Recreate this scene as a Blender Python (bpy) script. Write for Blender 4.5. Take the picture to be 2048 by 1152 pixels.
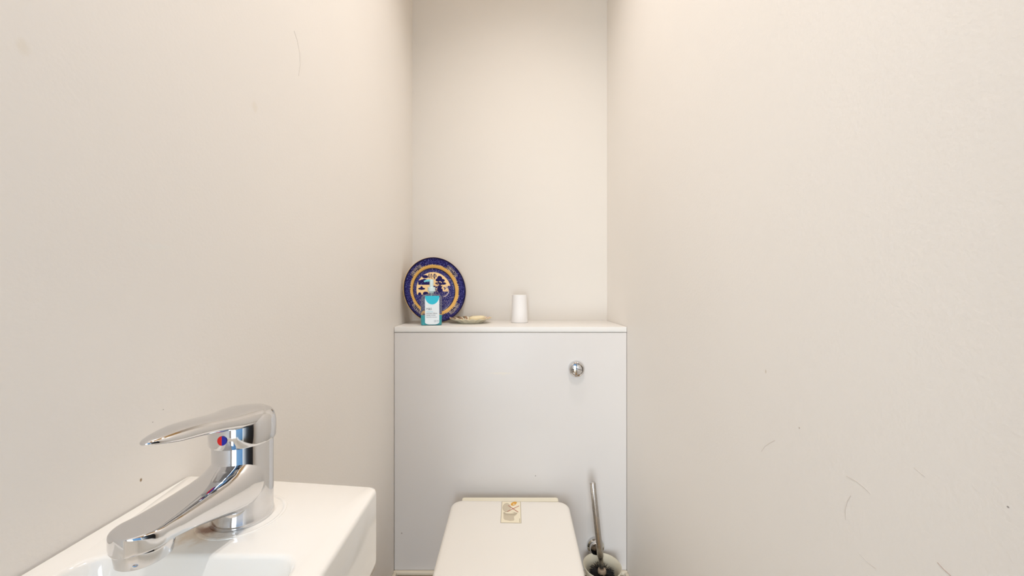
import bpy, bmesh, math, random
from mathutils import Vector, Matrix, noise

random.seed(7)
R = math.radians
scene = bpy.context.scene
for o in list(bpy.data.objects):
    bpy.data.objects.remove(o)

# ---------------------------------------------------------------- camera, light, exposure
EYE = 1.09                                  # eye height above the floor
cam_d = bpy.data.cameras.new('camera')
cam = bpy.data.objects.new('camera', cam_d)
scene.collection.objects.link(cam)
cam.location = (0, 0, EYE)
cam.rotation_euler = (R(90), 0, 0)
cam_d.sensor_width = 36.0
cam_d.lens = 760 / 2048 * 36.0
cam_d.shift_x = 12 / 2048
cam_d.clip_start = 0.01
scene.camera = cam

world = bpy.data.worlds.new('world')
scene.world = world
world.use_nodes = True
bg = world.node_tree.nodes['Background']
bg.inputs[0].default_value = (0.55, 0.75, 1.0, 1)
bg.inputs[1].default_value = 1.0

# area light added as daylight from an unseen, invented hall window
hall_fill = bpy.data.lights.new('added_hall_daylight', 'AREA')
hall_fill.shape = 'RECTANGLE'; hall_fill.size = 0.95; hall_fill.size_y = 1.9
hall_fill.energy = 37
hall_fill.color = (0.86, 0.94, 1.0)
hall_fill_o = bpy.data.objects.new('added_hall_daylight', hall_fill)
scene.collection.objects.link(hall_fill_o)
hall_fill_o.location = (-0.34, -1.93, 1.02)
hall_fill_o.rotation_euler = (R(90), 0, 0)

LAMP_W = (1.0, 0.96, 0.94)                  # warm ceiling lamps, unseen, added to light the room
LAMPS = [(0.07, 0.82, 20.0, 112), (0.13, 0.05, 26.0, 140)]

scene.view_settings.view_transform = 'Standard'
scene.view_settings.look = 'None'
scene.view_settings.gamma = 1.0
scene.view_settings.use_curve_mapping = False
scene.view_settings.exposure = 0.60

# ---------------------------------------------------------------- helpers
COL = scene.collection

def lin(r, g, b):
    f = lambda c: (c / 255 / 12.92) if c / 255 <= 0.04045 else ((c / 255 + 0.055) / 1.055) ** 2.4
    return (f(r), f(g), f(b), 1)

def newmat(name):
    m = bpy.data.materials.new(name)
    m.use_nodes = True
    nt = m.node_tree
    return m, nt, nt.nodes['Principled BSDF']

def mat(name, col, rough=0.5, metal=0.0, spec=0.5, bump=0.0, bscale=200.0, var=0.0, vscale=4.0, coat=0.0,
        rvar=0.0, trans=0.0, ior=1.45):
    """plain surface with a little procedural grain"""
    m, nt, p = newmat(name)
    p.inputs['Roughness'].default_value = rough
    p.inputs['Metallic'].default_value = metal
    p.inputs['Specular IOR Level'].default_value = spec
    p.inputs['Coat Weight'].default_value = coat
    p.inputs['Transmission Weight'].default_value = trans
    p.inputs['IOR'].default_value = ior
    tc = nt.nodes.new('ShaderNodeTexCoord')
    n = nt.nodes.new('ShaderNodeTexNoise')
    n.inputs['Scale'].default_value = vscale
    n.inputs['Detail'].default_value = 4
    nt.links.new(tc.outputs['Object'], n.inputs['Vector'])
    mx = nt.nodes.new('ShaderNodeMix'); mx.data_type = 'RGBA'
    mx.inputs['A'].default_value = col
    mx.inputs['B'].default_value = (col[0] * (1 - var), col[1] * (1 - var), col[2] * (1 - var), 1)
    nt.links.new(n.outputs['Fac'], mx.inputs['Factor'])
    nt.links.new(mx.outputs['Result'], p.inputs['Base Color'])
    if rvar:
        mr = nt.nodes.new('ShaderNodeMapRange')
        mr.inputs['To Min'].default_value = rough
        mr.inputs['To Max'].default_value = rough + rvar
        nt.links.new(n.outputs['Fac'], mr.inputs['Value'])
        nt.links.new(mr.outputs['Result'], p.inputs['Roughness'])
    if bump:
        n2 = nt.nodes.new('ShaderNodeTexNoise')
        n2.inputs['Scale'].default_value = bscale
        n2.inputs['Detail'].default_value = 3
        nt.links.new(tc.outputs['Object'], n2.inputs['Vector'])
        b = nt.nodes.new('ShaderNodeBump')
        b.inputs['Strength'].default_value = bump
        b.inputs['Distance'].default_value = 0.002
        nt.links.new(n2.outputs['Fac'], b.inputs['Height'])
        nt.links.new(b.outputs['Normal'], p.inputs['Normal'])
    return m

def add_spots(m, spots):
    """stains with a shape of their own: (centre, radii, colour, strength) in object space"""
    nt = m.node_tree
    p = nt.nodes['Principled BSDF']
    tc = nt.nodes.new('ShaderNodeTexCoord')
    nz = nt.nodes.new('ShaderNodeTexNoise'); nz.inputs['Scale'].default_value = 130; nz.inputs['Detail'].default_value = 5
    nt.links.new(tc.outputs['Object'], nz.inputs['Vector'])
    for c, rad, col, st in spots:
        src = p.inputs['Base Color'].links[0].from_socket
        s = nt.nodes.new('ShaderNodeVectorMath'); s.operation = 'SUBTRACT'; s.inputs[1].default_value = c
        nt.links.new(tc.outputs['Object'], s.inputs[0])
        d = nt.nodes.new('ShaderNodeVectorMath'); d.operation = 'DIVIDE'; d.inputs[1].default_value = rad
        nt.links.new(s.outputs[0], d.inputs[0])
        l = nt.nodes.new('ShaderNodeVectorMath'); l.operation = 'LENGTH'
        nt.links.new(d.outputs[0], l.inputs[0])
        a = nt.nodes.new('ShaderNodeMath'); a.operation = 'ADD'
        nt.links.new(l.outputs['Value'], a.inputs[0]); nt.links.new(nz.outputs['Fac'], a.inputs[1])
        mr = nt.nodes.new('ShaderNodeMapRange'); mr.interpolation_type = 'SMOOTHSTEP'
        mr.inputs['From Min'].default_value = 0.75; mr.inputs['From Max'].default_value = 1.5
        mr.inputs['To Min'].default_value = st; mr.inputs['To Max'].default_value = 0
        nt.links.new(a.outputs[0], mr.inputs['Value'])
        mx = nt.nodes.new('ShaderNodeMix'); mx.data_type = 'RGBA'
        mx.inputs['B'].default_value = col
        nt.links.new(mr.outputs['Result'], mx.inputs['Factor'])
        nt.links.new(src, mx.inputs['A'])
        nt.links.new(mx.outputs['Result'], p.inputs['Base Color'])

def obj(name, bm, m, parent=None, smooth=40, loc=None, rot=None):
    me = bpy.data.meshes.new(name)
    bmesh.ops.recalc_face_normals(bm, faces=bm.faces)
    bm.to_mesh(me); bm.free()
    for mm in (m if isinstance(m, (list, tuple)) else [m]):
        me.materials.append(mm)
    if smooth:
        for f in me.polygons:
            f.use_smooth = True
        me.set_sharp_from_angle(angle=R(smooth))
    o = bpy.data.objects.new(name, me)
    COL.objects.link(o)
    if parent: o.parent = parent
    if loc: o.location = loc
    if rot: o.rotation_euler = rot
    return o

def tag(o, label=None, cat=None, group=None, kind=None):
    if label: o['label'] = label
    if cat: o['category'] = cat
    if group: o['group'] = group
    if kind: o['kind'] = kind
    return o

def thing(name, label, cat, loc=(0, 0, 0), rot=(0, 0, 0)):
    o = bpy.data.objects.new(name, None)
    o.empty_display_size = 0.02
    COL.objects.link(o)
    o.location = loc; o.rotation_euler = rot
    return tag(o, label, cat)

def box(bm, x0, x1, y0, y1, z0, z1, bev=0.0, seg=2):
    vs = [bm.verts.new((x, y, z)) for x in (x0, x1) for y in (y0, y1) for z in (z0, z1)]
    fs = [(0, 1, 3, 2), (4, 6, 7, 5), (0, 4, 5, 1), (2, 3, 7, 6), (0, 2, 6, 4), (1, 5, 7, 3)]
    faces = [bm.faces.new([vs[i] for i in f]) for f in fs]
    if bev:
        es = list({e for f in faces for e in f.edges})
        bmesh.ops.bevel(bm, geom=es, offset=bev, segments=seg, affect='EDGES', profile=0.5)
    return bm

def lathe(bm, prof, n=48, c=(0, 0, 0), caps=True, M=None):
    """profile [(r, z)...] turned about z"""
    rings = []
    for r, z in prof:
        if r < 1e-6:
            rings.append([bm.verts.new((c[0], c[1], c[2] + z))])
        else:
            rings.append([bm.verts.new((c[0] + r * math.cos(2 * math.pi * i / n), c[1] + r * math.sin(2 * math.pi * i / n), c[2] + z)) for i in range(n)])
    for a, b in zip(rings, rings[1:]):
        for i in range(n):
            j = (i + 1) % n
            if len(a) == 1 and len(b) == 1: continue
            if len(a) == 1: bm.faces.new((a[0], b[j], b[i]))
            elif len(b) == 1: bm.faces.new((a[i], a[j], b[0]))
            else: bm.faces.new((a[i], a[j], b[j], b[i]))
    if caps:
        for r in (rings[0], rings[-1]):
            if len(r) > 2: bm.faces.new(r)
    if M is not None:
        bmesh.ops.transform(bm, matrix=M, verts=[v for r in rings for v in r])
    return rings

def loft(bm, loops, cap0=True, cap1=True, closed=True):
    rings = [[bm.verts.new(p) for p in l] for l in loops]
    n = len(rings[0])
    for a, b in zip(rings, rings[1:]):
        for i in range(n if closed else n - 1):
            j = (i + 1) % n
            bm.faces.new((a[i], a[j], b[j], b[i]))
    if cap0: bm.faces.new(rings[0])
    if cap1: bm.faces.new(rings[-1])
    return rings

def rrect(x0, x1, y0, y1, r, n=8, m=6):
    """rounded rectangle outline (x,y), same point count for any size; r = one radius or four (++ -+ -- +-)"""
    rs = r if isinstance(r, (list, tuple)) else [r] * 4
    cs = [(x1, y1, 1, 1, 0), (x0, y1, -1, 1, 90), (x0, y0, -1, -1, 180), (x1, y0, 1, -1, 270)]
    arcs = []
    for (cx, cy, sx, sy, a0), rr in zip(cs, rs):
        arcs.append([(cx - sx * rr + rr * math.cos(R(a0 + 90 * i / n)), cy - sy * rr + rr * math.sin(R(a0 + 90 * i / n))) for i in range(n + 1)])
    pts = []
    for k in range(4):
        pts += arcs[k]
        a, b = arcs[k][-1], arcs[(k + 1) % 4][0]
        for i in range(1, m):
            t = i / m
            pts.append((a[0] + (b[0] - a[0]) * t, a[1] + (b[1] - a[1]) * t))
    return pts

def tube(bm, pts, rad, n=12):
    """round bar along points; rad = number or list"""
    rs = rad if isinstance(rad, (list, tuple)) else [rad] * len(pts)
    P = [Vector(p) for p in pts]
    loops = []
    for i, p in enumerate(P):
        d = (P[min(i + 1, len(P) - 1)] - P[max(i - 1, 0)]).normalized()
        ref = Vector((0, 0, 1)) if abs(d.z) < 0.9 else Vector((1, 0, 0))
        u = d.cross(ref).normalized(); v = d.cross(u)
        loops.append([p + (u * math.cos(2 * math.pi * k / n) + v * math.sin(2 * math.pi * k / n)) * rs[i] for k in range(n)])
    return loft(bm, loops)

# ---------------------------------------------------------------- materials
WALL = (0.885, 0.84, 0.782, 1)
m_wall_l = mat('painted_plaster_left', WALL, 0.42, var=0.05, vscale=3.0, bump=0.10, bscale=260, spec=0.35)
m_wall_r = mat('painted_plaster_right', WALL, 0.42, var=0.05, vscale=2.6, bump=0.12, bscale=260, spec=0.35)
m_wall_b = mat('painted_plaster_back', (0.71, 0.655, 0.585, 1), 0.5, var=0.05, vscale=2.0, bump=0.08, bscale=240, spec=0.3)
m_ceil = mat('painted_ceiling', (0.74, 0.47, 0.20, 1), 0.7, var=0.03, vscale=2.0)
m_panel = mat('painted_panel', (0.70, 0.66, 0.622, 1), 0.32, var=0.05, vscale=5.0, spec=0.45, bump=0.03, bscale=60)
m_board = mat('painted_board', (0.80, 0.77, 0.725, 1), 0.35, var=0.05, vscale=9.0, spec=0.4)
m_trim = mat('cream_gloss_trim', (0.78, 0.70, 0.56, 1), 0.35, var=0.08, vscale=14.0)
m_trim_face = mat('skirting_face_shaded', (0.42, 0.31, 0.20, 1), 0.5, var=0.15, vscale=14.0)  # brown puts the shade under the bead into a cream board's colour
m_dark = mat('dark_gap', (0.05, 0.04, 0.03, 1), 0.9)
m_floor = mat('oak_floor', (0.60, 0.38, 0.16, 1), 0.45, var=0.35, vscale=6.0)
m_ceramic = mat('white_ceramic', (0.88, 0.85, 0.79, 1), 0.12, var=0.02, vscale=8.0, coat=0.4)
m_toilet = mat('toilet_ceramic', (0.82, 0.79, 0.74, 1), 0.12, var=0.02, coat=0.3)
m_seat = mat('toilet_seat_plastic', (0.88, 0.84, 0.77, 1), 0.28, var=0.02, vscale=9.0)
m_hinge = mat('cream_hinge_plastic', (0.86, 0.80, 0.64, 1), 0.4, var=0.04, vscale=20.0)
m_chrome = mat('polished_chrome', (0.72, 0.72, 0.73, 1), 0.035, metal=1.0, var=0.05, vscale=30.0, rvar=0.03)
m_chrome_d = mat('worn_chrome', (0.66, 0.63, 0.60, 1), 0.14, metal=1.0, var=0.35, vscale=55.0, rvar=0.25)
m_red = mat('red_enamel', lin(214, 22, 18), 0.3)
m_blue = mat('blue_enamel', lin(16, 28, 150), 0.3)
m_white_pl = mat('white_plastic', (0.80, 0.82, 0.82, 1), 0.35, var=0.03, vscale=30)
m_cup = mat('white_cup', (0.80, 0.77, 0.74, 1), 0.5, var=0.03, vscale=20)
m_soap = mat('cream_soap', lin(238, 222, 182), 0.45, var=0.06, vscale=40)
m_bristle = mat('black_bristles', (0.003, 0.002, 0.002, 1), 0.6, var=0.4, vscale=90)
m_collar = mat('bristle_collar', lin(170, 150, 128), 0.5, var=0.2, vscale=60)
m_mark = mat('wall_scuff', lin(176, 150, 136), 0.8, var=0.2, vscale=60)
m_mark_pale = mat('faint_scuff', lin(216, 206, 196), 0.8, var=0.2, vscale=60)
m_added_door = mat('added_door_dark', (0.012, 0.010, 0.012, 1), 0.35, var=0.3, vscale=6)
m_hall = mat('hall_reflection_blue', (0.42, 0.62, 0.80, 1), 0.6, var=0.03)  # invented pale blue, put in for the tap to reflect
m_frame = mat('white_frame', (0.8, 0.8, 0.8, 1), 0.4, var=0.02)

add_spots(m_wall_l, [
    ((-0.3607, 0.3755, EYE - 0.1897), (0.02, 0.0016, 0.0024), lin(136, 104, 60), 0.9),       # brown chip above basin
    ((-0.3607, 0.389, EYE + 0.0425), (0.02, 0.030, 0.0045), lin(236, 236, 230), 0.35),        # pale touched-up patch
    ((-0.3607, 0.40, EYE - 0.128), (0.02, 0.0009, 0.0006), lin(120, 110, 104), 0.9),
    ((-0.3607, 0.388, EYE - 0.137), (0.02, 0.0008, 0.0006), lin(120, 110, 104), 0.8),
    ((-0.3607, 0.284, EYE + 0.18), (0.02, 0.006, 0.009), lin(220, 206, 176), 0.2),
    ((-0.3607, 0.545, EYE + 0.26), (0.02, 0.008, 0.012), lin(220, 206, 176), 0.2)])
add_spots(m_wall_r, [
    ((0.3897, 0.505, EYE - 0.186), (0.02, 0.0012, 0.0016), lin(150, 130, 110), 0.7),
    ((0.3897, 0.57, EYE - 0.125), (0.02, 0.002, 0.004), lin(196, 180, 156), 0.6),
    ((0.3897, 0.295, EYE - 0.17), (0.02, 0.0011, 0.0010), lin(120, 110, 106), 0.8)])
add_spots(m_ceramic, [                                                                          # limescale and rust at the tap's foot
    ((-0.266, 0.331, EYE - 0.213), (0.030, 0.020, 0.02), lin(206, 176, 136), 0.6),
    ((-0.2620, 0.3345, EYE - 0.213), (0.0135, 0.0095, 0.02), lin(120, 66, 16), 0.95)])
add_spots(m_panel, [
    ((-0.015, 1.224, EYE - 0.275), (0.055, 0.03, 0.006), lin(222, 214, 200), 0.6),
    ((0.095, 1.224, EYE - 0.605), (0.0022, 0.03, 0.0022), lin(110, 100, 92), 0.8),
    ((-0.336, 1.224, EYE - 0.79), (0.003, 0.03, 0.003), lin(110, 90, 60), 0.7)])

# ---------------------------------------------------------------- the room
XL, XR, YB, YP, YREAR, H = -0.3607, 0.3897, 1.466, 1.224, -0.50, 2.65
T = 0.10
def slab(name, m, *b):
    bm = bmesh.new(); box(bm, *b)
    return tag(obj(name, bm, m, smooth=0), kind='structure')

wall_l = slab('wall_left', m_wall_l, XL - T, XL, YREAR, YB + T, 0, H)
wall_r = slab('wall_right', m_wall_r, XR, XR + T, YREAR, YB + T, 0, H)
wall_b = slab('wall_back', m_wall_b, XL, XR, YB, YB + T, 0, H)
ceiling = slab('ceiling', m_ceil, XL - T, XR + T, YREAR - T, YB + T, H, H + 0.1)
floor = tag(obj('floor', box(bmesh.new(), XL - T, XR + T, YREAR - T, YB + T, -0.1, -0.003), m_dark, smooth=0), kind='structure')
for i in range(7):                                       # floorboards, only glimpsed at the foot of the boxing
    x0 = XL + i * (XR - XL) / 7
    obj('floorboard', box(bmesh.new(), x0 + 0.001, x0 + (XR - XL) / 7 - 0.001, YREAR - T, YP, -0.003, 0.0, 0.0), m_floor, floor, smooth=0)

# wall behind the camera; doorway, hall and hall window are invented to light the room
DX0, DX1, DZ = -0.31, 0.35, 2.02
wr = bmesh.new()
box(wr, XL - T, DX0, YREAR - T, YREAR, 0, H); box(wr, DX1, XR + T, YREAR - T, YREAR, 0, H); box(wr, DX0, DX1, YREAR - T, YREAR, DZ, H)
tag(obj('wall_rear', wr, m_wall_b, smooth=0), kind='structure')
HY = -2.0
slab('wall_hall_left', m_hall, -1.3, -1.2, HY, YREAR - T, 0, H)
slab('wall_hall_right', m_hall, 1.2, 1.3, HY, YREAR - T, 0, H)
hf = bmesh.new()
box(hf, -1.3, -0.90, HY - T, HY, 0, H); box(hf, 0.24, 1.3, HY - T, HY, 0, H)
box(hf, -0.90, 0.24, HY - T, HY, 0, 0.10); box(hf, -0.90, 0.24, HY - T, HY, 2.12, H)
tag(obj('wall_hall_far', hf, m_hall, smooth=0), kind='structure')
hs = bmesh.new()
box(hs, -1.2, XL - T, YREAR - T - 0.02, YREAR - T, 0, H); box(hs, XR + T, 1.2, YREAR - T - 0.02, YREAR - T, 0, H)
tag(obj('wall_hall_near', hs, m_hall, smooth=0), kind='structure')
slab('ceiling_hall', m_hall, -1.3, 1.3, HY - T, YREAR - T, H, H + 0.1)
slab('floor_hall', m_floor, -1.3, 1.3, HY - T, YREAR - T, -0.1, 0.0)
wf = bmesh.new()
for b in ((-0.90, -0.85, 0.10, 2.12), (0.19, 0.24, 0.10, 2.12), (-0.85, 0.19, 0.10, 0.15), (-0.85, 0.19, 2.07, 2.12)):
    box(wf, b[0], b[1], HY - 0.06, HY - 0.01, b[2], b[3], 0.004)
tag(obj('invented_window', wf, m_frame), kind='structure')  # unseen frame, invented round the added daylight
dl = bmesh.new()
box(dl, DX1 - 0.012, DX1 + 0.024, YREAR + 0.004, YREAR + 0.60, 0.01, 2.0, 0.003)   # unseen leaf along the right wall, added as a dark reflection for the tap
tag(obj('added_door', dl, m_added_door), kind='structure')

def scuff(parent, pts, w, m):
    obj('scuff_mark', (lambda bm: (tube(bm, pts, w, 6), bm)[1])(bmesh.new()), m, parent)

def rwall(px, py):                                        # a spot on the right wall, by where it is seen
    y = XR * 760 / (px - 1012)
    return (XR - 0.0001, y, EYE - (py - 576) * y / 760)
def lwall(px, py):
    y = -XL * 760 / (1012 - px)
    return (XL + 0.0001, y, EYE - (py - 576) * y / 760)
for pts, w, m in [
        ([(1523, 903), (1530, 893), (1540, 886), (1550, 881)], 0.00020, m_mark_pale),
        ([(1693, 952), (1712, 962), (1728, 974), (1741, 987)], 0.00022, m_mark_pale),
        ([(1692, 1040), (1691, 1020), (1696, 1002), (1702, 992)], 0.00018, m_mark_pale),
        ([(1875, 1125), (1888, 1139), (1902, 1152)], 0.00024, m_mark),
        ([(1720, 1108), (1735, 1124), (1752, 1137)], 0.00018, m_mark_pale),
        ([(1828, 935), (1840, 945), (1850, 953)], 0.00016, m_mark_pale)]:
    scuff(wall_r, [rwall(*p) for p in pts], w, m)
scuff(wall_l, [lwall(*p) for p in [(588, 62), (594, 80), (599, 105), (600, 130), (597, 152)]], 0.0003, m_mark_pale)

# skirting: a small cream bead on top of a shallow board
def skirt(name, x0, x1, y0, y1, bx0, bx1, by0, by1):
    bm = bmesh.new(); box(bm, x0, x1, y0, y1, 0.0, 0.172)
    o = tag(obj(name, bm, m_trim_face, smooth=0), kind='structure')
    bm = bmesh.new(); box(bm, bx0, bx1, by0, by1, 0.172, 0.183, 0.003)
    obj('skirting_bead', bm, m_trim, o)
skirt('baseboard_back', XL + 0.012, XR - 0.012, YP - 0.004, YP - 0.0005, XL, XR, YP - 0.012, YP - 0.0005)
skirt('baseboard_left', XL, XL + 0.004, YREAR, YP - 0.0005, XL, XL + 0.012, YREAR, YP - 0.0125)
skirt('baseboard_right', XR - 0.004, XR, YREAR, YP - 0.0005, XR - 0.012, XR, YREAR, YP - 0.0125)

# ---------------------------------------------------------------- boxing that hides the cistern
SH = EYE - 0.125                                          # shelf top
cis = thing('cistern_boxing', 'white painted boxing with a shelf top built across behind the toilet', 'boxing', (0, YP, 0))
g = 0.0012
o = obj('front_panel', box(bmesh.new(), XL + g, XR - g, YP, YP + 0.018, 0.0, SH - 0.0185, 0.0008, 1), m_panel); o.parent = cis; o.location = (0, -YP, 0)
o = obj('top_board', box(bmesh.new(), XL + g, XR - g, YP - 0.0015, YB - 0.0005, SH - 0.0172, SH, 0.0012, 2), m_board, cis); o.location = (0, -YP, 0)
o = obj('backing_batten', box(bmesh.new(), XL + 0.0002, XR - 0.0002, YP + 0.019, YP + 0.04, 0.0, SH - 0.0175), m_dark, cis, smooth=0); o.location = (0, -YP, 0)

# flush button
fb = thing('flush_button', 'round chrome dual flush push button on white boxing', 'flush button', (0.2254, YP, EYE - 0.259), (R(90), 0, 0))
fb.scale = (1, 1, 1.35)
bm = bmesh.new()
lathe(bm, [(0.0175, 0.0), (0.0252, 0.0), (0.0252, 0.010), (0.0244, 0.0125), (0.0225, 0.0145), (0.0205, 0.0150), (0.0192, 0.0142), (0.0188, 0.0110), (0.0175, 0.0)], 64, caps=False)
obj('bezel', bm, m_chrome, fb)
def half_button(name, upper):
    bm = bmesh.new()
    r = 0.0184
    N = 28
    curve = [(-r + 2 * r * i / N) for i in range(N + 1)]
    wav = lambda x: 0.0034 * math.cos((x + 0.002) / r * 2.2) - 0.0005
    gap = 0.0006
    lower, up = [], []
    for x in curve:
        e = math.sqrt(max(r * r - x * x, 0))
        w = max(-e, min(e, wav(x)))
        if upper: lower.append((x, min(w + gap, e))); up.append((x, e))
        else: lower.append((x, -e)); up.append((x, max(w - gap, -e)))
    dome = lambda x, y: 0.0150 - 0.0030 * (x * x + y * y) / (r * r) + (0.0008 if not upper else -0.0006)
    rows = []
    for k in range(7):
        t = k / 6
        rows.append([(a[0], a[1] + (b[1] - a[1]) * t) for a, b in zip(lower, up)])
    vs = [[bm.verts.new((x, y, dome(x, y))) for x, y in row] for row in rows]
    for a, b in zip(vs, vs[1:]):
        for i in range(N):
            try: bm.faces.new((a[i], a[i + 1], b[i + 1], b[i]))
            except ValueError: pass
    bmesh.ops.remove_doubles(bm, verts=bm.verts, dist=1e-6)
    ext = bmesh.ops.extrude_face_region(bm, geom=bm.faces[:])
    for v in [v for v in ext['geom'] if isinstance(v, bmesh.types.BMVert)]: v.co.z = 0.006
    return obj(name, bm, m_chrome, fb, smooth=35)
half_button('full_flush_half', False)
half_button('half_flush_half', True)
bm = bmesh.new(); lathe(bm, [(0.0186, 0.0002), (0.0186, 0.006)], 40)
obj('button_seat', bm, m_dark, fb)

# ---------------------------------------------------------------- basin
ZB = EYE - 0.213
bas = thing('wash_basin', 'small white ceramic hand basin fixed to the left wall', 'basin', (XL, 0.2, 0))
def bulge(pts, amt):
    out = []
    for x, y in pts:
        if y > 0.30:
            t = (x + 0.137) / (-0.2237)
            y += amt * (0.95 * t - 0.10 * t * t) * min(1, (y - 0.30) / 0.10)
        out.append((x, y))
    return out
def ring(x0, x1, y0, y1, r, z, b=0.030):
    return [(x, y, z) for x, y in bulge(rrect(x0, x1, y0, y1, r, 8, 10), b)]
X0, X1, Y0, Y1 = XL + 0.0009, -0.137, 0.012, 0.4085
loops = [
    ring(X0, X1 - 0.075, Y0 + 0.08, Y1 - 0.09, [0.03, 0.004, 0.004, 0.03], ZB - 0.165),
    ring(X0, X1 - 0.040, Y0 + 0.04, Y1 - 0.05, [0.02, 0.004, 0.004, 0.02], ZB - 0.128),
    ring(X0, X1 - 0.012, Y0 + 0.012, Y1 - 0.014, [0.012, 0.003, 0.003, 0.012], ZB - 0.096),
    ring(X0, X1 - 0.001, Y0 + 0.001, Y1 - 0.001, [0.009, 0.003, 0.003, 0.009], ZB - 0.082),
    ring(X0, X1, Y0, Y1, [0.009, 0.003, 0.003, 0.009], ZB - 0.074),
    ring(X0, X1, Y0, Y1, [0.009, 0.003, 0.003, 0.009], ZB - 0.004),
    ring(X0 + 0.0004, X1 - 0.0011, Y0 + 0.0011, Y1 - 0.0011, [0.008, 0.003, 0.003, 0.008], ZB - 0.0012),
    ring(X0 + 0.001, X1 - 0.0038, Y0 + 0.0038, Y1 - 0.0038, [0.007, 0.003, 0.003, 0.007], ZB),
]
def bowl(i, z, r): return ring(X0 + 0.026 + i, X1 - 0.024 - i, Y0 + 0.024 + i, 0.304 - i, r, z, 0.0)
loops += [bowl(-0.002, ZB, 0.02), bowl(0.0, ZB - 0.0005, 0.02), bowl(0.002, ZB - 0.003, 0.02), bowl(0.006, ZB - 0.03, 0.022), bowl(0.012, ZB - 0.065, 0.028),
          bowl(0.024, ZB - 0.085, 0.035), bowl(0.05, ZB - 0.093, 0.03), bowl(0.075, ZB - 0.095, 0.008)]
bm = bmesh.new(); loft(bm, loops)
o = obj('basin_body', bm, m_ceramic, bas, smooth=50); o.location = (-XL, -0.2, 0)
bm = bmesh.new()
lathe(bm, [(0.0, 0.001), (0.012, 0.001), (0.016, 0.003), (0.021, 0.003), (0.023, 0.001), (0.023, 0.0)], 32, c=(-0.249, 0.17, ZB - 0.0955), caps=False)
o = obj('waste_ring', bm, m_chrome, bas); o.location = (-XL, -0.2, 0)
TX, TY = -0.246, 0.356
bm = bmesh.new()
lathe(bm, [(0.036, -0.001), (0.0355, 0.0004), (0.0345, 0.0008), (0.0335, 0.0008), (0.0325, 0.0003), (0.030, -0.001)], 64, c=(TX, TY, ZB), caps=False)
o = obj('tap_ledge_ring', bm, m_ceramic, bas); o.location = (-XL, -0.2, 0)

# ---------------------------------------------------------------- mixer tap (local frame: base centre, spout towards -y)
tap = thing('mixer_tap', 'chrome single lever mixer tap standing on the white basin', 'tap', (TX, TY, ZB + 0.0002))
bm = bmesh.new()
lathe(bm, [(0.0, 0.0), (0.0250, 0.0), (0.0252, 0.0015), (0.0246, 0.004), (0.0243, 0.010), (0.0243, 0.070), (0.0236, 0.0722), (0.0, 0.0722)], 72, caps=False)
obj('body', bm, m_chrome, tap)
# spout: sections along -y, lens-like with soft edges
def sect(y, hw, zt, zb, sx=0.0, p=3.2, n=80):
    out = []
    zc, hz = (zt + zb) / 2, (zt - zb) / 2
    for k in range(n):
        a = 2 * math.pi * k / n
        c, s = math.cos(a), math.sin(a)
        e = 2 / p
        out.append((sx + hw * math.copysign(abs(c) ** e, c), y, zc + hz * math.copysign(abs(s) ** e, s)))
    return out
sp = [  # y, half width, top, bottom, shift
    (0.004, 0.0236, 0.066, 0.012, 0.0, 2.6), (-0.010, 0.0234, 0.064, 0.012, 0.0, 2.6), (-0.018, 0.0226, 0.0605, 0.0125, 0.0, 2.6),
    (-0.024, 0.0222, 0.0568, 0.0140, -0.0003, 2.7), (-0.030, 0.0218, 0.0545, 0.0170, -0.0006, 2.8), (-0.040, 0.0212, 0.0528, 0.0210, -0.0012, 2.9),
    (-0.055, 0.0203, 0.0517, 0.0262, -0.0022, 3.0), (-0.070, 0.0194, 0.0508, 0.0305, -0.0034, 3.2), (-0.082, 0.0189, 0.0500, 0.0334, -0.0046, 3.6)]
for d_ in (0.0, 0.003, 0.006, 0.009, 0.012, 0.0145, 0.0162, 0.0174, 0.0181, 0.0184):     # rounded end
    sp.append((-0.0900 - d_, 0.0001 + math.sqrt(0.0187 ** 2 - d_ ** 2), 0.0495 - d_ * 0.06, 0.0344 + d_ * 0.08, -0.0066, 4.2 + d_ * 160))
bm = bmesh.new(); loft(bm, [sect(y, hw, zt, zb, sx, p) for y, hw, zt, zb, sx, p in sp])
obj('spout', bm, m_chrome, tap, smooth=60)
bm = bmesh.new()
lathe(bm, [(0.0, 0.029), (0.0128, 0.029), (0.0134, 0.0256), (0.0148, 0.0252), (0.0156, 0.0260), (0.0166, 0.0345), (0.0160, 0.037)], 48, c=(-0.0066, -0.0902, 0.0), caps=False)
obj('aerator', bm, m_chrome, tap)
# lever: cap over the cartridge flowing into the blade
lever = bmesh.new()
cap = [(0.0236, 0.0712), (0.0258, 0.0712), (0.0264, 0.0726), (0.0266, 0.0800), (0.0265, 0.0850), (0.0260, 0.0895), (0.0248, 0.0938), (0.0226, 0.0968), (0.0190, 0.0988), (0.0110, 0.0998), (0.0, 0.1000)]
lathe(lever, cap, 64, caps=False)
bl = [  # y, half width, top, bottom
    (0.019, 0.0110, 0.0985, 0.0880), (0.012, 0.0180, 0.1006, 0.0870), (0.004, 0.0218, 0.1020, 0.0865), (-0.006, 0.0230, 0.1029, 0.0862), (-0.016, 0.0212, 0.1035, 0.0868), (-0.026, 0.0194, 0.1044, 0.0884),
    (-0.036, 0.0180, 0.1058, 0.0912), (-0.048, 0.0166, 0.1077, 0.0942), (-0.060, 0.0152, 0.1094, 0.0966), (-0.070, 0.0137, 0.1103, 0.0982), (-0.079, 0.0119, 0.1104, 0.0996),
    (-0.087, 0.0096, 0.1098, 0.1018), (-0.093, 0.0070, 0.1090, 0.1038), (-0.0965, 0.0044, 0.1082, 0.1052), (-0.0985, 0.0018, 0.1074, 0.1060)]
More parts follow.
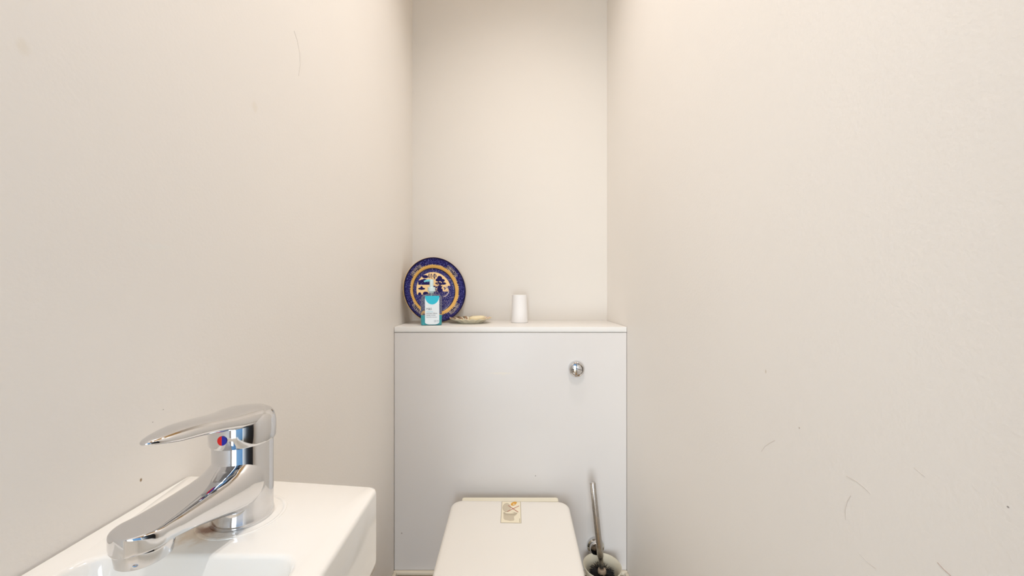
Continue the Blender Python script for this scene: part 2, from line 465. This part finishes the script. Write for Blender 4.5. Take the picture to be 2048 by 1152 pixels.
def blade(y, hw, zt, zb, n=32):
    out = []
    zc, hz = zb + (zt - zb) * 0.42, (zt - zb)
    for k in range(n):
        a = 2 * math.pi * k / n
        c, s = math.cos(a), math.sin(a)
        out.append((hw * math.copysign(abs(c) ** 0.8, c), y, zc + hz * (0.58 if s > 0 else 0.42) * math.copysign(abs(s) ** 0.85, s)))
    return out
loft(lever, [blade(*b) for b in bl])
lev = obj('lever', lever, m_chrome, tap, smooth=60)
for name, m, a0, a1 in (('hot_mark', m_red, 90, 270), ('cold_mark', m_blue, -90, 90)):
    bm = bmesh.new()
    pts = [(0.0041 * math.cos(R(a0 + (a1 - a0) * i / 20)), 0.0041 * math.sin(R(a0 + (a1 - a0) * i / 20))) for i in range(21)]
    f = [bm.verts.new((x, -0.02715 + 0.35 * x * x / 0.0266, 0.0803 + z)) for x, z in pts]
    b = [bm.verts.new((x, -0.0245, 0.0803 + z)) for x, z in pts]
    bm.faces.new(f); bm.faces.new(b[::-1])
    for i in range(21):
        j = (i + 1) % 21
        bm.faces.new((f[i], f[j], b[j], b[i]))
    obj(name, bm, m, lev, smooth=30)

# ---------------------------------------------------------------- toilet
toi = thing('toilet', 'white back to wall toilet with its lid closed', 'toilet', (0.014, YP, 0))
ZL = EYE - 0.653                                          # lid top
def tring(hw_b, hw_f, yb, yf, rb, z, cx=0.0, n=10, front=0.16):
    """outline seen from above: straight back with rounded corners, rounded front (y from panel, negative = forward)"""
    pts = []
    for i in range(n + 1):                                # back right corner
        a = R(90 - 90 * i / n); pts.append((hw_b - rb + rb * math.cos(a), yb - rb + rb * math.sin(a)))
    ys = yf + front
    for i in range(1, 9):
        t = i / 9
        pts.append((hw_b + (hw_f - hw_b) * t, yb - rb + (ys - yb + rb) * t))
    for i in range(0, 25):
        a = math.pi * i / 24
        c, s = math.cos(a), math.sin(a)
        pts.append((hw_f * math.copysign(abs(c) ** 0.75, c), ys - front * abs(s) ** 0.75))
    right = pts[:n + 9]
    for x, y in reversed(right): pts.append((-x, y))
    return [(x + cx, y, z) for x, y in pts]
bm = bmesh.new()
loft(bm, [tring(0.125, 0.115, -0.001, -0.36, 0.01, 0.0, front=0.11), tring(0.128, 0.118, -0.001, -0.37, 0.01, 0.02, front=0.11), tring(0.135, 0.125, -0.001, -0.40, 0.012, 0.16, front=0.12),
          tring(0.155, 0.150, -0.001, -0.45, 0.015, 0.29, front=0.14), tring(0.172, 0.166, -0.001, -0.485, 0.02, 0.365, front=0.155), tring(0.174, 0.168, -0.001, -0.488, 0.02, ZL - 0.043, front=0.155),
          tring(0.168, 0.162, -0.006, -0.482, 0.02, ZL - 0.040, front=0.15)])
obj('pan', bm, m_toilet, toi, smooth=50)
bm = bmesh.new()
loft(bm, [tring(0.172, 0.166, -0.055, -0.490, 0.03, ZL - 0.040), tring(0.176, 0.170, -0.053, -0.493, 0.032, ZL - 0.036), tring(0.176, 0.170, -0.053, -0.493, 0.032, ZL - 0.024), tring(0.172, 0.166, -0.056, -0.489, 0.03, ZL - 0.0215)])
obj('seat', bm, m_seat, toi, smooth=50)
bm = bmesh.new()
L = [(0.000, -0.0205, 0), (0.0015, -0.0160, 0), (0.0022, -0.0110, 0), (0.001, -0.0065, 0), (-0.0015, -0.0035, 0), (-0.005, -0.0015, 0), (-0.010, -0.0004, 0), (-0.020, 0.0, 0), (-0.06, 0.0008, 0)]
loft(bm, [tring(0.1765 + a, 0.1735 + a, -0.0535 + a, -0.495 - a, max(0.034 + a, 0.006), ZL + z, front=0.16 + a) for a, z, _ in L])
lid = obj('lid', bm, m_seat, toi, smooth=50); lid.rotation_euler = (0, 0, R(-1.3))
bm = bmesh.new()
pts = rrect(-0.150, 0.148, -0.0555, -0.034, 0.006, 5, 8)
loft(bm, [[(x, y, ZL - 0.040) for x, y in pts], [(x, y, ZL - 0.006) for x, y in pts], [(x * 0.995, y * 0.98 - 0.001, ZL - 0.003) for x, y in pts]])
obj('hinge_bar', bm, m_hinge, toi, smooth=50)
# sticker on the lid: a toilet, an orange lump and a red cross in a grey frame
m_st_bg = mat('sticker_paper', lin(244, 234, 208), 0.5, var=0.02)
m_st_ln = mat('sticker_grey_line', lin(178, 165, 140), 0.5, var=0.02)
m_st_gr = mat('sticker_grey', lin(210, 198, 174), 0.5, var=0.05, vscale=120)
m_st_or = mat('sticker_orange', lin(232, 170, 62), 0.5, var=0.1, vscale=300)
m_st_rd = mat('sticker_red', lin(186, 84, 62), 0.5, var=0.05)
SW, SL_ = 0.058, 0.106
bm = bmesh.new()
zlev = [0.0]
def shape(pts, mi, z):
    """pts in sticker units 0..1 (x right, y away from viewer)"""
    vs = [bm.verts.new(((x - 0.5) * SW, (y - 0.5) * SL_, z)) for x, y in pts]
    f = bm.faces.new(vs); f.material_index = mi
    if f.normal.z < 0: f.normal_flip()
def ell(cx, cy, rx, ry, n=24, a0=0, a1=360, rot=0):
    c, s = math.cos(R(rot)), math.sin(R(rot))
    out = []
    for i in range(n):
        a = R(a0 + (a1 - a0) * i / n)
        x, y = rx * math.cos(a), ry * math.sin(a)
        out.append((cx + x * c - y * s, cy + x * s + y * c))
    return out
shape([(0, 0), (1, 0), (1, 1), (0, 1)], 1, 0.0002)
shape([(0.024, 0.013), (0.976, 0.013), (0.976, 0.987), (0.024, 0.987)], 0, 0.0003)
shape(ell(0.27, 0.70, 0.205, 0.215), 1, 0.0004); shape(ell(0.27, 0.70, 0.19, 0.203), 2, 0.0005)
shape([(0.12, 0.48), (0.13, 0.20), (0.20, 0.13), (0.45, 0.09), (0.63, 0.10), (0.66, 0.15), (0.64, 0.28), (0.76, 0.36), (0.80, 0.44), (0.5, 0.50)], 2, 0.0004)
shape(ell(0.46, 0.43, 0.35, 0.065), 1, 0.0005); shape(ell(0.46, 0.44, 0.32, 0.055), 2, 0.0006)
shape(ell(0.42, 0.45, 0.22, 0.035), 0, 0.0007)
shape([(0.14, 0.36), (0.40, 0.325), (0.72, 0.355), (0.72, 0.35), (0.40, 0.318), (0.14, 0.352)], 1, 0.0007)
shape(ell(0.62, 0.885, 0.15, 0.085, rot=20), 3, 0.0005); shape(ell(0.70, 0.94, 0.10, 0.05), 3, 0.0006)
shape(ell(0.63, 0.86, 0.05, 0.025), 0, 0.0007)
def stroke(x0, y0, x1, y1, w):
    d = Vector(((x1 - x0) * SW, (y1 - y0) * SL_)); n = Vector((-d.y, d.x)).normalized() * w
    nx, ny = n.x / SW, n.y / SL_
    shape([(x0 - nx, y0 - ny), (x1 - nx, y1 - ny), (x1 + nx, y1 + ny), (x0 + nx, y0 + ny)], 4, 0.0008)
stroke(0.34, 0.80, 0.86, 0.48, 0.0009); stroke(0.31, 0.50, 0.90, 0.78, 0.0009)
shape([(0.91, 0.03), (0.94, 0.03), (0.94, 0.20), (0.91, 0.20)], 1, 0.0004)
st = obj('warning_sticker', bm, [m_st_bg, m_st_ln, m_st_gr, m_st_or, m_st_rd], lid, smooth=0)
st['label'] = 'printed sticker of a toilet with a red cross'
st.location = (0.0035, (1.160 + 1.054) / 2 - YP, ZL + 0.0009)
st.rotation_euler = (0, 0, R(0))

# ---------------------------------------------------------------- toilet brush in its wall holder
HX, HYc, HZ = 0.292, 1.152, EYE - 0.843
hold = thing('brush_holder', 'frosted glass toilet brush holder on a round chrome wall mount', 'brush holder', (HX, HYc, HZ))
m_frost, nt, p = newmat('frosted_glass')
p.inputs['Base Color'].default_value = lin(236, 228, 206)
p.inputs['Roughness'].default_value = 0.5
p.inputs['Transmission Weight'].default_value = 0.30
p.inputs['IOR'].default_value = 1.3
bm = bmesh.new()
lathe(bm, [(0.0, -0.120), (0.034, -0.120), (0.040, -0.116), (0.044, -0.09), (0.049, -0.03), (0.054, -0.006), (0.0575, 0.0), (0.0572, 0.0022), (0.0555, 0.0028),
           (0.050, -0.003), (0.0455, -0.03), (0.040, -0.09), (0.036, -0.112), (0.0, -0.114)], 64, caps=False)
obj('glass_cup', bm, m_frost, hold, smooth=50)
bm = bmesh.new()
lathe(bm, [(0.0495, -0.034), (0.0515, -0.034), (0.0520, -0.028), (0.0520, -0.022), (0.0510, -0.018), (0.0495, -0.018), (0.0495, -0.034)], 64, caps=False)
obj('support_ring', bm, m_chrome, hold)
bm = bmesh.new()
M = Matrix.Translation((0.287 - HX, YP - HYc - 0.0008, 0.015)) @ Matrix.Rotation(R(90), 4, 'X')
lathe(bm, [(0.0, 0.0), (0.0275, 0.0), (0.0275, 0.006), (0.0268, 0.008), (0.0215, 0.009), (0.0205, 0.012), (0.0200, 0.019), (0.0185, 0.021), (0.0, 0.0212)], 56, caps=False, M=M)
obj('wall_mount', bm, m_chrome, hold)
bm = bmesh.new()
tube(bm, [(-0.004, 0.058, 0.008), (-0.003, 0.054, -0.012), (-0.002, 0.0505, -0.026)], 0.005, 12)
obj('bracket_arm', bm, m_chrome, hold)

br = thing('toilet_brush', 'chrome handled toilet brush with black bristles standing in the glass holder', 'toilet brush', (HX - 0.002, HYc - 0.004, HZ - 0.105))
zc = 0.093                                                # collar height above the brush foot
bm = bmesh.new()
top = Vector((0.2606 - (HX - 0.002), 1.145 - (HYc - 0.004), EYE - 0.584 - (HZ - 0.105)))
base = Vector((0.0, 0.0, zc))
axis = (top - base).normalized()
P = [base + (top - base) * t for t in (0, 0.02, 0.12, 0.16, 0.17, 0.5, 0.985, 0.995, 1.0)]
tube(bm, P, [0.0062, 0.0068, 0.0070, 0.0082, 0.0096, 0.0092, 0.0088, 0.0076, 0.0050], 20)
obj('handle', bm, m_chrome_d, br, smooth=50)
bm = bmesh.new()
lathe(bm, [(0.006, 0.006), (0.011, 0.006), (0.0125, 0.003), (0.0125, -0.006), (0.006, -0.006)], 32, c=(0, 0, zc), caps=False)
obj('collar', bm, m_collar, br)
bm = bmesh.new()
lathe(bm, [(0.0, 0.0), (0.026, 0.002), (0.031, 0.02), (0.033, 0.05), (0.033, 0.078), (0.026, 0.085), (0.0, 0.086)], 32, caps=False)
rnd = random.Random(3)
for k in range(2600):                                     # bristles
    a = rnd.uniform(0, 2 * math.pi); z = rnd.uniform(0.004, 0.090)
    r0, r1 = 0.006, rnd.uniform(0.034, 0.0390) * (0.85 if z < 0.015 else 1)
    dz = rnd.uniform(-0.004, 0.008); da = rnd.uniform(-0.08, 0.08); w = 0.022
    p0 = Vector((r0 * math.cos(a), r0 * math.sin(a), z)); p1 = Vector((r1 * math.cos(a + da), r1 * math.sin(a + da), z + dz))
    t = Vector((-math.sin(a), math.cos(a), 0)) * 0.0006
    u = Vector((0, 0, 0.0006))
    vs = [bm.verts.new(v) for v in (p0 - t, p0 + t, p0 + u, p1 - t * 0.7, p1 + t * 0.7, p1 + u)]
    for f in ((0, 1, 4, 3), (1, 2, 5, 4), (2, 0, 3, 5), (3, 4, 5)): bm.faces.new([vs[i] for i in f])
tag(obj('bristles', bm, m_bristle, br, smooth=0), kind='stuff')

# ---------------------------------------------------------------- blue and gold patterned plate leaning in the corner
NAVY, NAVY2, MID, PALE, GOLD, CREAM = lin(22, 16, 84), lin(14, 8, 54), lin(84, 86, 150), lin(206, 190, 186), lin(222, 172, 92), lin(244, 208, 152)
def nz(x, y, s, o=0.0): return noise.noise(Vector((x * s, y * s, o)))
def inell(x, y, cx, cy, rx, ry): return ((x - cx) / rx) ** 2 + ((y - cy) / ry) ** 2 < 1
def plate_colour(x, y):
    r = math.hypot(x, y); th = math.atan2(y, x)
    jig = 0.012 * math.sin(th * 60) * math.sin(th * 7)
    if r > 0.955: return NAVY2
    if r > 0.795 + jig * 0.6:
        sec = (th / (2 * math.pi) * 8 + 0.5) % 1.0 - 0.5                   # eight motifs round the rim
        which = int(round(th / (2 * math.pi) * 8)) % 2
        if which == 1 and abs(sec) < 0.34 and r < 0.90:                    # scroll panels
            v = math.sin(sec * 46 + 5 * math.sin(r * 75)) * math.cos(r * 105 + 3 * math.sin(sec * 20))
            return PALE if v > 0.30 else NAVY2
        if which == 0 and abs(sec) < 0.36 and 0.81 < r < 0.91:             # key pattern
            v = (int((sec + 1) * 26) + int(r * 62)) % 3
            return MID if v == 0 and nz(x, y, 26) > -0.15 else NAVY
        v = nz(x, y, 34, 2.0)
        return MID if v > 0.22 else (NAVY if v > -0.35 else NAVY2)
    if r > 0.775: return CREAM if math.sin(th * 96) + 0.5 * math.sin(th * 16) > 0.1 else NAVY2
    if r > 0.69: return GOLD
    if r > 0.665: return NAVY2
    if r > 0.565:
        v = nz(x, y, 60, 4.0) + 0.25 * math.sin(th * 48) * math.sin(r * 130)
        return MID if v > 0.12 else (PALE if v < -0.52 else NAVY)
    # picture in the middle
    if inell(x, y, 0.20, 0.37, 0.085, 0.085) or inell(x, y, 0.13, 0.32, 0.07, 0.05) or inell(x, y, 0.29, 0.31, 0.08, 0.05): return NAVY
    if inell(x, y, 0.23, 0.215, 0.19, 0.048) and nz(x, y, 30) > -0.35: return NAVY
    if inell(x, y, 0.18, 0.04, 0.08 + 0.03 * nz(x, y, 22), 0.12): return NAVY
    if abs(x - 0.19 - 0.03 * math.sin(y * 16)) < 0.018 and -0.05 < y < 0.32: return NAVY2
    for k in range(6):                                                       # hanging willow strokes
        cx = (-0.15, -0.10, -0.05, 0.01, 0.05, 0.09)[k]
        bend = (0.5, 1.3, -0.9, 0.8, -0.6, -1.2)[k]
        if abs(x - cx - bend * (y - 0.44) ** 2 * 6) < (0.016, 0.010, 0.013)[k % 3] and (0.38, 0.35, 0.40, 0.36, 0.34, 0.41)[k] < y < 0.515: return NAVY
    if -0.50 < x < -0.12 and 0.17 < y < 0.36 - 0.35 * abs(x + 0.30): return NAVY if nz(x, y, 28, 7) > -0.3 else MID
    if inell(x, y, -0.27, 0.42, 0.10, 0.05): return NAVY
    if inell(x, y, -0.40, 0.05, 0.11, 0.035) or inell(x, y, -0.40, 0.07, 0.04, 0.06): return NAVY
    if inell(x, y, -0.28, -0.10, 0.09, 0.06) or inell(x, y, -0.47, -0.11, 0.05, 0.05): return NAVY
    if y > 0.14 or (x < -0.12 and y > -0.13): return CREAM
    if x > 0.05 and y > -0.04 and nz(x, y, 18, 3) > -0.05 and r < 0.47: return CREAM
    if inell(x, y, -0.05, 0.03, 0.05, 0.09): return NAVY2
    if abs(math.hypot(x - 0.30, y + 0.02) - 0.17) < 0.012 and x > 0.3: return PALE
    v = nz(x, y, 48, 9.0)
    return PALE if v > 0.42 else (MID if v > 0.08 else NAVY)
m_plate, nt, p = newmat('blue_gold_glaze')
at = nt.nodes.new('ShaderNodeVertexColor'); at.layer_name = 'print'
nt.links.new(at.outputs['Color'], p.inputs['Base Color'])
p.inputs['Roughness'].default_value = 0.3
p.inputs['Specular IOR Level'].default_value = 0.22
m_plate_back = mat('plate_underside', lin(226, 186, 122), 0.3, var=0.06, vscale=20)
PR = 0.118
yaw, lean = R(33), R(8)
n_ = Vector((math.sin(yaw) * math.cos(lean), -math.cos(yaw) * math.cos(lean), math.sin(lean)))
u_ = Vector((math.cos(yaw), math.sin(yaw), 0)); v_ = n_.cross(u_)
bm = bmesh.new()
prof = lambda t: 0.0 if t < 0.60 else (0.008 * ((t - 0.60) / 0.12) ** 1.6 if t < 0.72 else 0.008 + 0.010 * (t - 0.72) / 0.28)
NR, NT = 130, 480
grid = [[bm.verts.new((PR * (i / NR) * math.cos(2 * math.pi * j / NT), PR * (i / NR) * math.sin(2 * math.pi * j / NT), prof(i / NR))) for j in range(NT)] for i in range(1, NR + 1)]
c0 = bm.verts.new((0, 0, 0))
for j in range(NT):
    bm.faces.new((c0, grid[0][j], grid[0][(j + 1) % NT]))
for i in range(NR - 1):
    for j in range(NT):
        k = (j + 1) % NT
        bm.faces.new((grid[i][j], grid[i + 1][j], grid[i + 1][k], grid[i][k]))
lay = bm.verts.layers.float_color.new('print')
for v in bm.verts: v[lay] = plate_colour(v.co.x / PR, v.co.y / PR)
plate = thing('patterned_plate', 'navy blue and gold willow patterned plate leaning in the corner of the shelf', 'plate')
mtx = Matrix((( u_.x, v_.x, n_.x, -0.2600), (u_.y, v_.y, n_.y, 1.377), (u_.z, v_.z, n_.z, SH + PR * math.cos(lean) - 0.0002), (0, 0, 0, 1)))
pf = obj('printed_face', bm, m_plate, plate, smooth=60)
bm = bmesh.new()
lathe(bm, [(PR, 0.0178), (PR + 0.0010, 0.0164), (PR + 0.0006, 0.0130), (PR - 0.003, 0.0108), (0.086, 0.0050), (0.070, -0.0035), (0.066, -0.0065), (0.062, -0.0065), (0.060, -0.0035), (0.0, -0.0035)], 96, caps=False)
pb = obj('underside', bm, m_plate_back, plate, smooth=60)
pf.matrix_parent_inverse = Matrix(); plate.matrix_world = mtx

# ---------------------------------------------------------------- hand wash bottle
BX, BY = -0.2515, 1.283
hw = thing('hand_wash_bottle', 'clear pump bottle of turquoise hand wash standing in front of the plate', 'soap bottle', (BX, BY, SH + 0.0003), (0, 0, R(9)))
def brings(levels, inset=0.0):
    return [[(x, y, z) for x, y in rrect(-w + inset, w - inset, -d + inset, d - inset, max(min(w, d) * rr - inset, 0.0005), 6, 4)] for w, d, rr, z in levels]
m_clear, nt, p = newmat('clear_plastic')
p.inputs['Base Color'].default_value = (0.93, 0.95, 0.95, 1)
p.inputs['Roughness'].default_value = 0.08
p.inputs['Transmission Weight'].default_value = 1.0
p.inputs['IOR'].default_value = 1.22
trn = nt.nodes.new('ShaderNodeBsdfDiffuse'); trn.inputs[0].default_value = (0.75, 0.80, 0.82, 1)
msh = nt.nodes.new('ShaderNodeMixShader'); msh.inputs[0].default_value = 0.09
nt.links.new(p.outputs[0], msh.inputs[1]); nt.links.new(trn.outputs[0], msh.inputs[2])
nt.links.new(msh.outputs[0], nt.nodes['Material Output'].inputs['Surface'])
m_liquid, nt, p = newmat('turquoise_liquid')
p.inputs['Base Color'].default_value = lin(0, 214, 226)
p.inputs['Roughness'].default_value = 0.12
p.inputs['Transmission Weight'].default_value = 0.25
p.inputs['IOR'].default_value = 1.2
m_lab_w = mat('label_white', lin(232, 238, 240), 0.4, var=0.02)
m_lab_t = mat('label_teal', lin(12, 190, 214), 0.4, var=0.05, vscale=60)
m_ink = mat('label_ink', lin(86, 90, 104), 0.6, var=0.02)
m_pump = mat('pump_plastic', lin(214, 232, 232), 0.35, var=0.03, vscale=40)
m_pump_tip = mat('pump_tip_plastic', lin(120, 206, 222), 0.3, var=0.03, vscale=40)
BW, BD, BH = 0.0345, 0.0195, 0.100
lv = [(BW - 0.002, BD - 0.002, 0.5, 0.0), (BW, BD, 0.55, 0.003), (BW, BD, 0.55, BH - 0.010), (BW - 0.0015, BD - 0.001, 0.6, BH - 0.004), (BW - 0.006, BD - 0.003, 0.75, BH + 0.0005),
      (BW - 0.016, BD - 0.007, 0.85, BH + 0.0035), (0.0085, 0.0085, 0.98, BH + 0.006), (0.008, 0.008, 0.98, BH + 0.009)]
bm = bmesh.new(); loft(bm, brings(lv))
obj('bottle', bm, m_clear, hw, smooth=50)
lq = 0.0345
bm = bmesh.new(); loft(bm, brings([(BW - 0.0035, BD - 0.0035, 0.5, 0.0015), (BW - 0.0012, BD - 0.0012, 0.55, 0.0042), (BW - 0.0012, BD - 0.0012, 0.55, lq)]))
obj('liquid', bm, m_liquid, hw, smooth=50)
# label on the front: curved sheet with a teal half disc at its head
def label_y(x):                                           # follows the bottle front
    e = BD * 0.55; fx = BW - e
    if abs(x) <= fx: return -BD - 0.0005
    return -(BD - e) - math.sqrt(max(e * e - (abs(x) - fx) ** 2, 0)) - 0.0005
LX0, LX1, LZ0, LZ1 = -0.0205, 0.0262, 0.0035, 0.0985
bm = bmesh.new()
NXl, NZl = 80, 160
G = [[bm.verts.new((LX0 + (LX1 - LX0) * i / NXl, label_y(LX0 + (LX1 - LX0) * i / NXl), LZ0 + (LZ1 - LZ0) * k / NZl)) for i in range(NXl + 1)] for k in range(NZl + 1)]
cxl = (LX0 + LX1) / 2
for k in range(NZl):
    for i in range(NXl):
        c = (G[k][i].co + G[k + 1][i + 1].co) / 2
        lowcut = LZ0 + 0.006 * ((c.x - cxl) / (LX1 - cxl)) ** 4
        if c.z < lowcut: continue
        f = bm.faces.new((G[k][i], G[k][i + 1], G[k + 1][i + 1], G[k + 1][i]))
        edge = LZ1 - 0.0285 * math.sqrt(max(1 - ((c.x - cxl) / (LX1 - cxl)) ** 2, 0))
        f.material_index = 1 if c.z > edge else 0
bmesh.ops.delete(bm, geom=[v for v in bm.verts if not v.link_faces], context='VERTS')
ext = bmesh.ops.extrude_face_region(bm, geom=bm.faces[:])
for v in [v for v in ext['geom'] if isinstance(v, bmesh.types.BMVert)]: v.co.y += 0.0003
label = obj('label', bm, [m_lab_w, m_lab_t], hw, smooth=50)
def lettering(txt, x, z, size, m=m_ink, sx=1.0):
    cu = bpy.data.curves.new('lettering', 'FONT'); cu.body = txt; cu.size = size; cu.resolution_u = 2; cu.extrude = 0.00004
    t = bpy.data.objects.new('lettering', cu); COL.objects.link(t)
    bpy.context.view_layer.update()
    me = bpy.data.meshes.new_from_object(t.evaluated_get(bpy.context.evaluated_depsgraph_get()))
    bpy.data.objects.remove(t); bpy.data.curves.remove(cu)
    me.materials.clear(); me.materials.append(m)
    for v in me.vertices:
        px = x + v.co.x * sx
        v.co = Vector((px, label_y(px) - 0.0003 - v.co.z, z + v.co.y))
    o = bpy.data.objects.new('lettering', me); COL.objects.link(o); o.parent = label
    return o
lettering('M&S', LX0 + 0.004, 0.0520, 0.0098)
lettering('REFRESHING', LX0 + 0.004, 0.0445, 0.0040, m_pump_tip)
lettering('ANTIBACTERIAL', LX0 + 0.004, 0.0385, 0.0050)
lettering('HAND WASH', LX0 + 0.004, 0.0325, 0.0050)
lettering('kills 99.9% of bacteria', LX0 + 0.004, 0.0265, 0.0040)
bm = bmesh.new()
for cx in (0.0125, 0.0205):
    for a, b, c, d in ((-0.0026, 0.0026, 0.0, 0.0005), (-0.0026, 0.0026, 0.0055, 0.006), (-0.0026, -0.0021, 0.0, 0.006), (0.0021, 0.0026, 0.0, 0.006)):
        if cx > 0.02 and a < -0.0022 and d > 0.005 and b < 0: continue
        y = label_y(cx) - 0.0005
        box(bm, cx + a, cx + b, y, y + 0.0004, 0.0115 + c, 0.0115 + d)
obj('label_symbols', bm, m_ink, label, smooth=0)
bm = bmesh.new()
lathe(bm, [(0.0068, BH + 0.007), (0.0078, BH + 0.0075), (0.0085, BH + 0.012), (0.0128, BH + 0.0135), (0.0128, BH + 0.026), (0.0118, BH + 0.0275), (0.0062, BH + 0.0280), (0.0058, BH + 0.033), (0.0, BH + 0.033)], 40, caps=False)
obj('pump_collar', bm, m_pump, hw, smooth=25)
bm = bmesh.new()
lathe(bm, [(0.0, BH + 0.032), (0.0062, BH + 0.032), (0.0065, BH + 0.036), (0.0068, BH + 0.050), (0.0060, BH + 0.0535), (0.0, BH + 0.0545)], 32, caps=False)
obj('pump_head', bm, m_pump, hw)
bm = bmesh.new()
tube(bm, [(0.0, 0, BH + 0.0495), (-0.010, -0.001, BH + 0.0498), (-0.018, -0.002, BH + 0.0485), (-0.0245, -0.003, BH + 0.0460)], [0.0045, 0.0042, 0.0036, 0.0026], 16)
obj('nozzle', bm, m_pump_tip, hw)
bm = bmesh.new()
tube(bm, [(0, 0, BH + 0.008), (0, 0, 0.05), (0.003, 0, 0.008)], 0.0022, 10)
obj('dip_tube', bm, m_pump, hw)

# ---------------------------------------------------------------- saucer with a bar of soap
SX, SY = -0.128, 1.368
sau = thing('saucer', 'shallow china saucer with a painted rim beside the pump bottle', 'saucer', (SX, SY, SH + 0.0002))
def saucer_colour(x, y):
    r = math.hypot(x, y); th = math.atan2(y, x)
    base = lin(240, 230, 204)
    if r > 0.97: return lin(214, 186, 128)
    if 0.60 < r < 0.95:
        v = nz(math.cos(th) * 3, math.sin(th) * 3, 3.0, 1.0)
        if math.sin(th * 17) > 0.35 and v > -0.35: return lin(150, 118, 88) if int(th * 17 / math.pi + 40) % 3 else lin(186, 134, 122)
        if math.sin(th * 17 + 1.2) < -0.75 and r > 0.72: return lin(96, 84, 74)
    return base
m_sau, nt, p = newmat('painted_china')
at = nt.nodes.new('ShaderNodeVertexColor'); at.layer_name = 'print'
nt.links.new(at.outputs['Color'], p.inputs['Base Color'])
p.inputs['Roughness'].default_value = 0.2
SR = 0.0748
bm = bmesh.new()
NT = 204
lay = bm.verts.layers.float_color.new('print')
pr = [(0.0, 0.0045), (0.20, 0.0045), (0.40, 0.0048), (0.50, 0.0056), (0.56, 0.0072), (0.64, 0.0098), (0.72, 0.0122), (0.80, 0.0144), (0.88, 0.0162), (0.94, 0.0172), (0.985, 0.0180), (1.0, 0.0178),
      (0.99, 0.0165), (0.90, 0.0140), (0.76, 0.0095), (0.66, 0.0045), (0.60, 0.0012), (0.575, 0.0), (0.54, 0.0), (0.53, 0.0015), (0.0, 0.0018)]
rings = []
for t, z in pr:
    if t == 0: rings.append([bm.verts.new((0, 0, z))]); continue
    rg = []
    for j in range(NT):
        th = 2 * math.pi * j / NT
        fl = (0.0014 * math.sin(th * 17)) * max(0, min(1, (t - 0.55) / 0.2))        # fluted rim
        rr = SR * t * (1 + 0.010 * math.sin(th * 17) * max(0, min(1, (t - 0.8) / 0.2)))
        rg.append(bm.verts.new((rr * math.cos(th), rr * math.sin(th), z + fl)))
    rings.append(rg)
for a, b in zip(rings, rings[1:]):
    for j in range(NT):
        k = (j + 1) % NT
        if len(a) == 1: bm.faces.new((a[0], b[j], b[k]))
        elif len(b) == 1: bm.faces.new((a[j], a[k], b[0]))
        else: bm.faces.new((a[j], b[j], b[k], a[k]))
top_set = {v for rg in rings[:12] for v in rg}
for v in bm.verts: v[lay] = saucer_colour(v.co.x / SR, v.co.y / SR) if v in top_set else lin(240, 230, 204)
o = obj('saucer_dish', bm, m_sau, sau, smooth=70)
sb = bmesh.new()
loops = []
for s, z in ((0.80, 0.0), (0.95, 0.003), (1.0, 0.009), (0.97, 0.0135), (0.86, 0.0165), (0.6, 0.0182), (0.2, 0.0186)):
    loops.append([(0.030 * s * math.copysign(abs(math.cos(a)) ** 0.8, math.cos(a)), 0.020 * s * math.copysign(abs(math.sin(a)) ** 0.8, math.sin(a)), z) for a in [2 * math.pi * i / 40 for i in range(40)]])
loft(sb, loops)
tag(obj('soap_bar', sb, m_soap, smooth=60, loc=(SX + 0.024, SY + 0.002, SH + 0.0062), rot=(0, R(-3), R(8))), 'worn oval bar of cream soap lying on the saucer', 'soap')

# ---------------------------------------------------------------- upturned white cup
cupo = thing('upturned_cup', 'plain white cup standing upside down near the right of the shelf', 'cup', (0.0492, 1.385, SH + 0.0002))
bm = bmesh.new()
lathe(bm, [(0.0275, 0.001), (0.0300, 0.0), (0.0306, 0.0012), (0.0306, 0.0030), (0.0300, 0.0042), (0.0268, 0.0965), (0.0262, 0.0995), (0.0250, 0.1000), (0.0240, 0.0990), (0.0238, 0.0960), (0.0, 0.0955)], 64, caps=False)
lathe(bm, [(0.0275, 0.001), (0.0245, 0.093), (0.0, 0.094)], 64, caps=False)
obj('cup_wall', bm, m_cup, cupo, smooth=50)
bm = bmesh.new()
lathe(bm, [(0.0302, 0.0002), (0.0312, 0.0014), (0.0313, 0.0032), (0.0304, 0.0044), (0.0300, 0.0024), (0.0302, 0.0002)], 64, caps=False)
obj('rolled_rim', bm, m_cup, cupo, smooth=60)

# ---------------------------------------------------------------- ceiling lamps (above the frame, added to light the room)
m_lamp, nt, p = newmat('added_lamp_lens')
p.inputs['Emission Color'].default_value = (*LAMP_W, 1)
p.inputs['Emission Strength'].default_value = 6
for i, (x, y, w, ang) in enumerate(LAMPS):
    d = thing('added_downlight', ('unseen round ceiling light added above the boxing', 'unseen round ceiling light added above the basin')[i], 'ceiling light', (x, y, H))
    bm = bmesh.new(); lathe(bm, [(0.030, 0.0), (0.042, -0.001), (0.044, -0.004), (0.040, -0.007), (0.031, -0.006), (0.030, 0.0)], 40, caps=False)
    obj('bezel', bm, m_chrome, d)
    bm = bmesh.new(); lathe(bm, [(0.0, -0.002), (0.030, -0.002), (0.030, -0.0005), (0.0, -0.0005)], 40, caps=False)
    obj('lens', bm, m_lamp, d)
    L_ = bpy.data.lights.new('added_downlight_beam', 'SPOT')
    L_.energy = w; L_.color = LAMP_W; L_.spot_size = R(ang); L_.spot_blend = 0.9; L_.shadow_soft_size = 0.025
    lo = bpy.data.objects.new('added_downlight_beam', L_); COL.objects.link(lo); lo.parent = d; lo.location = (0, 0, -0.012)
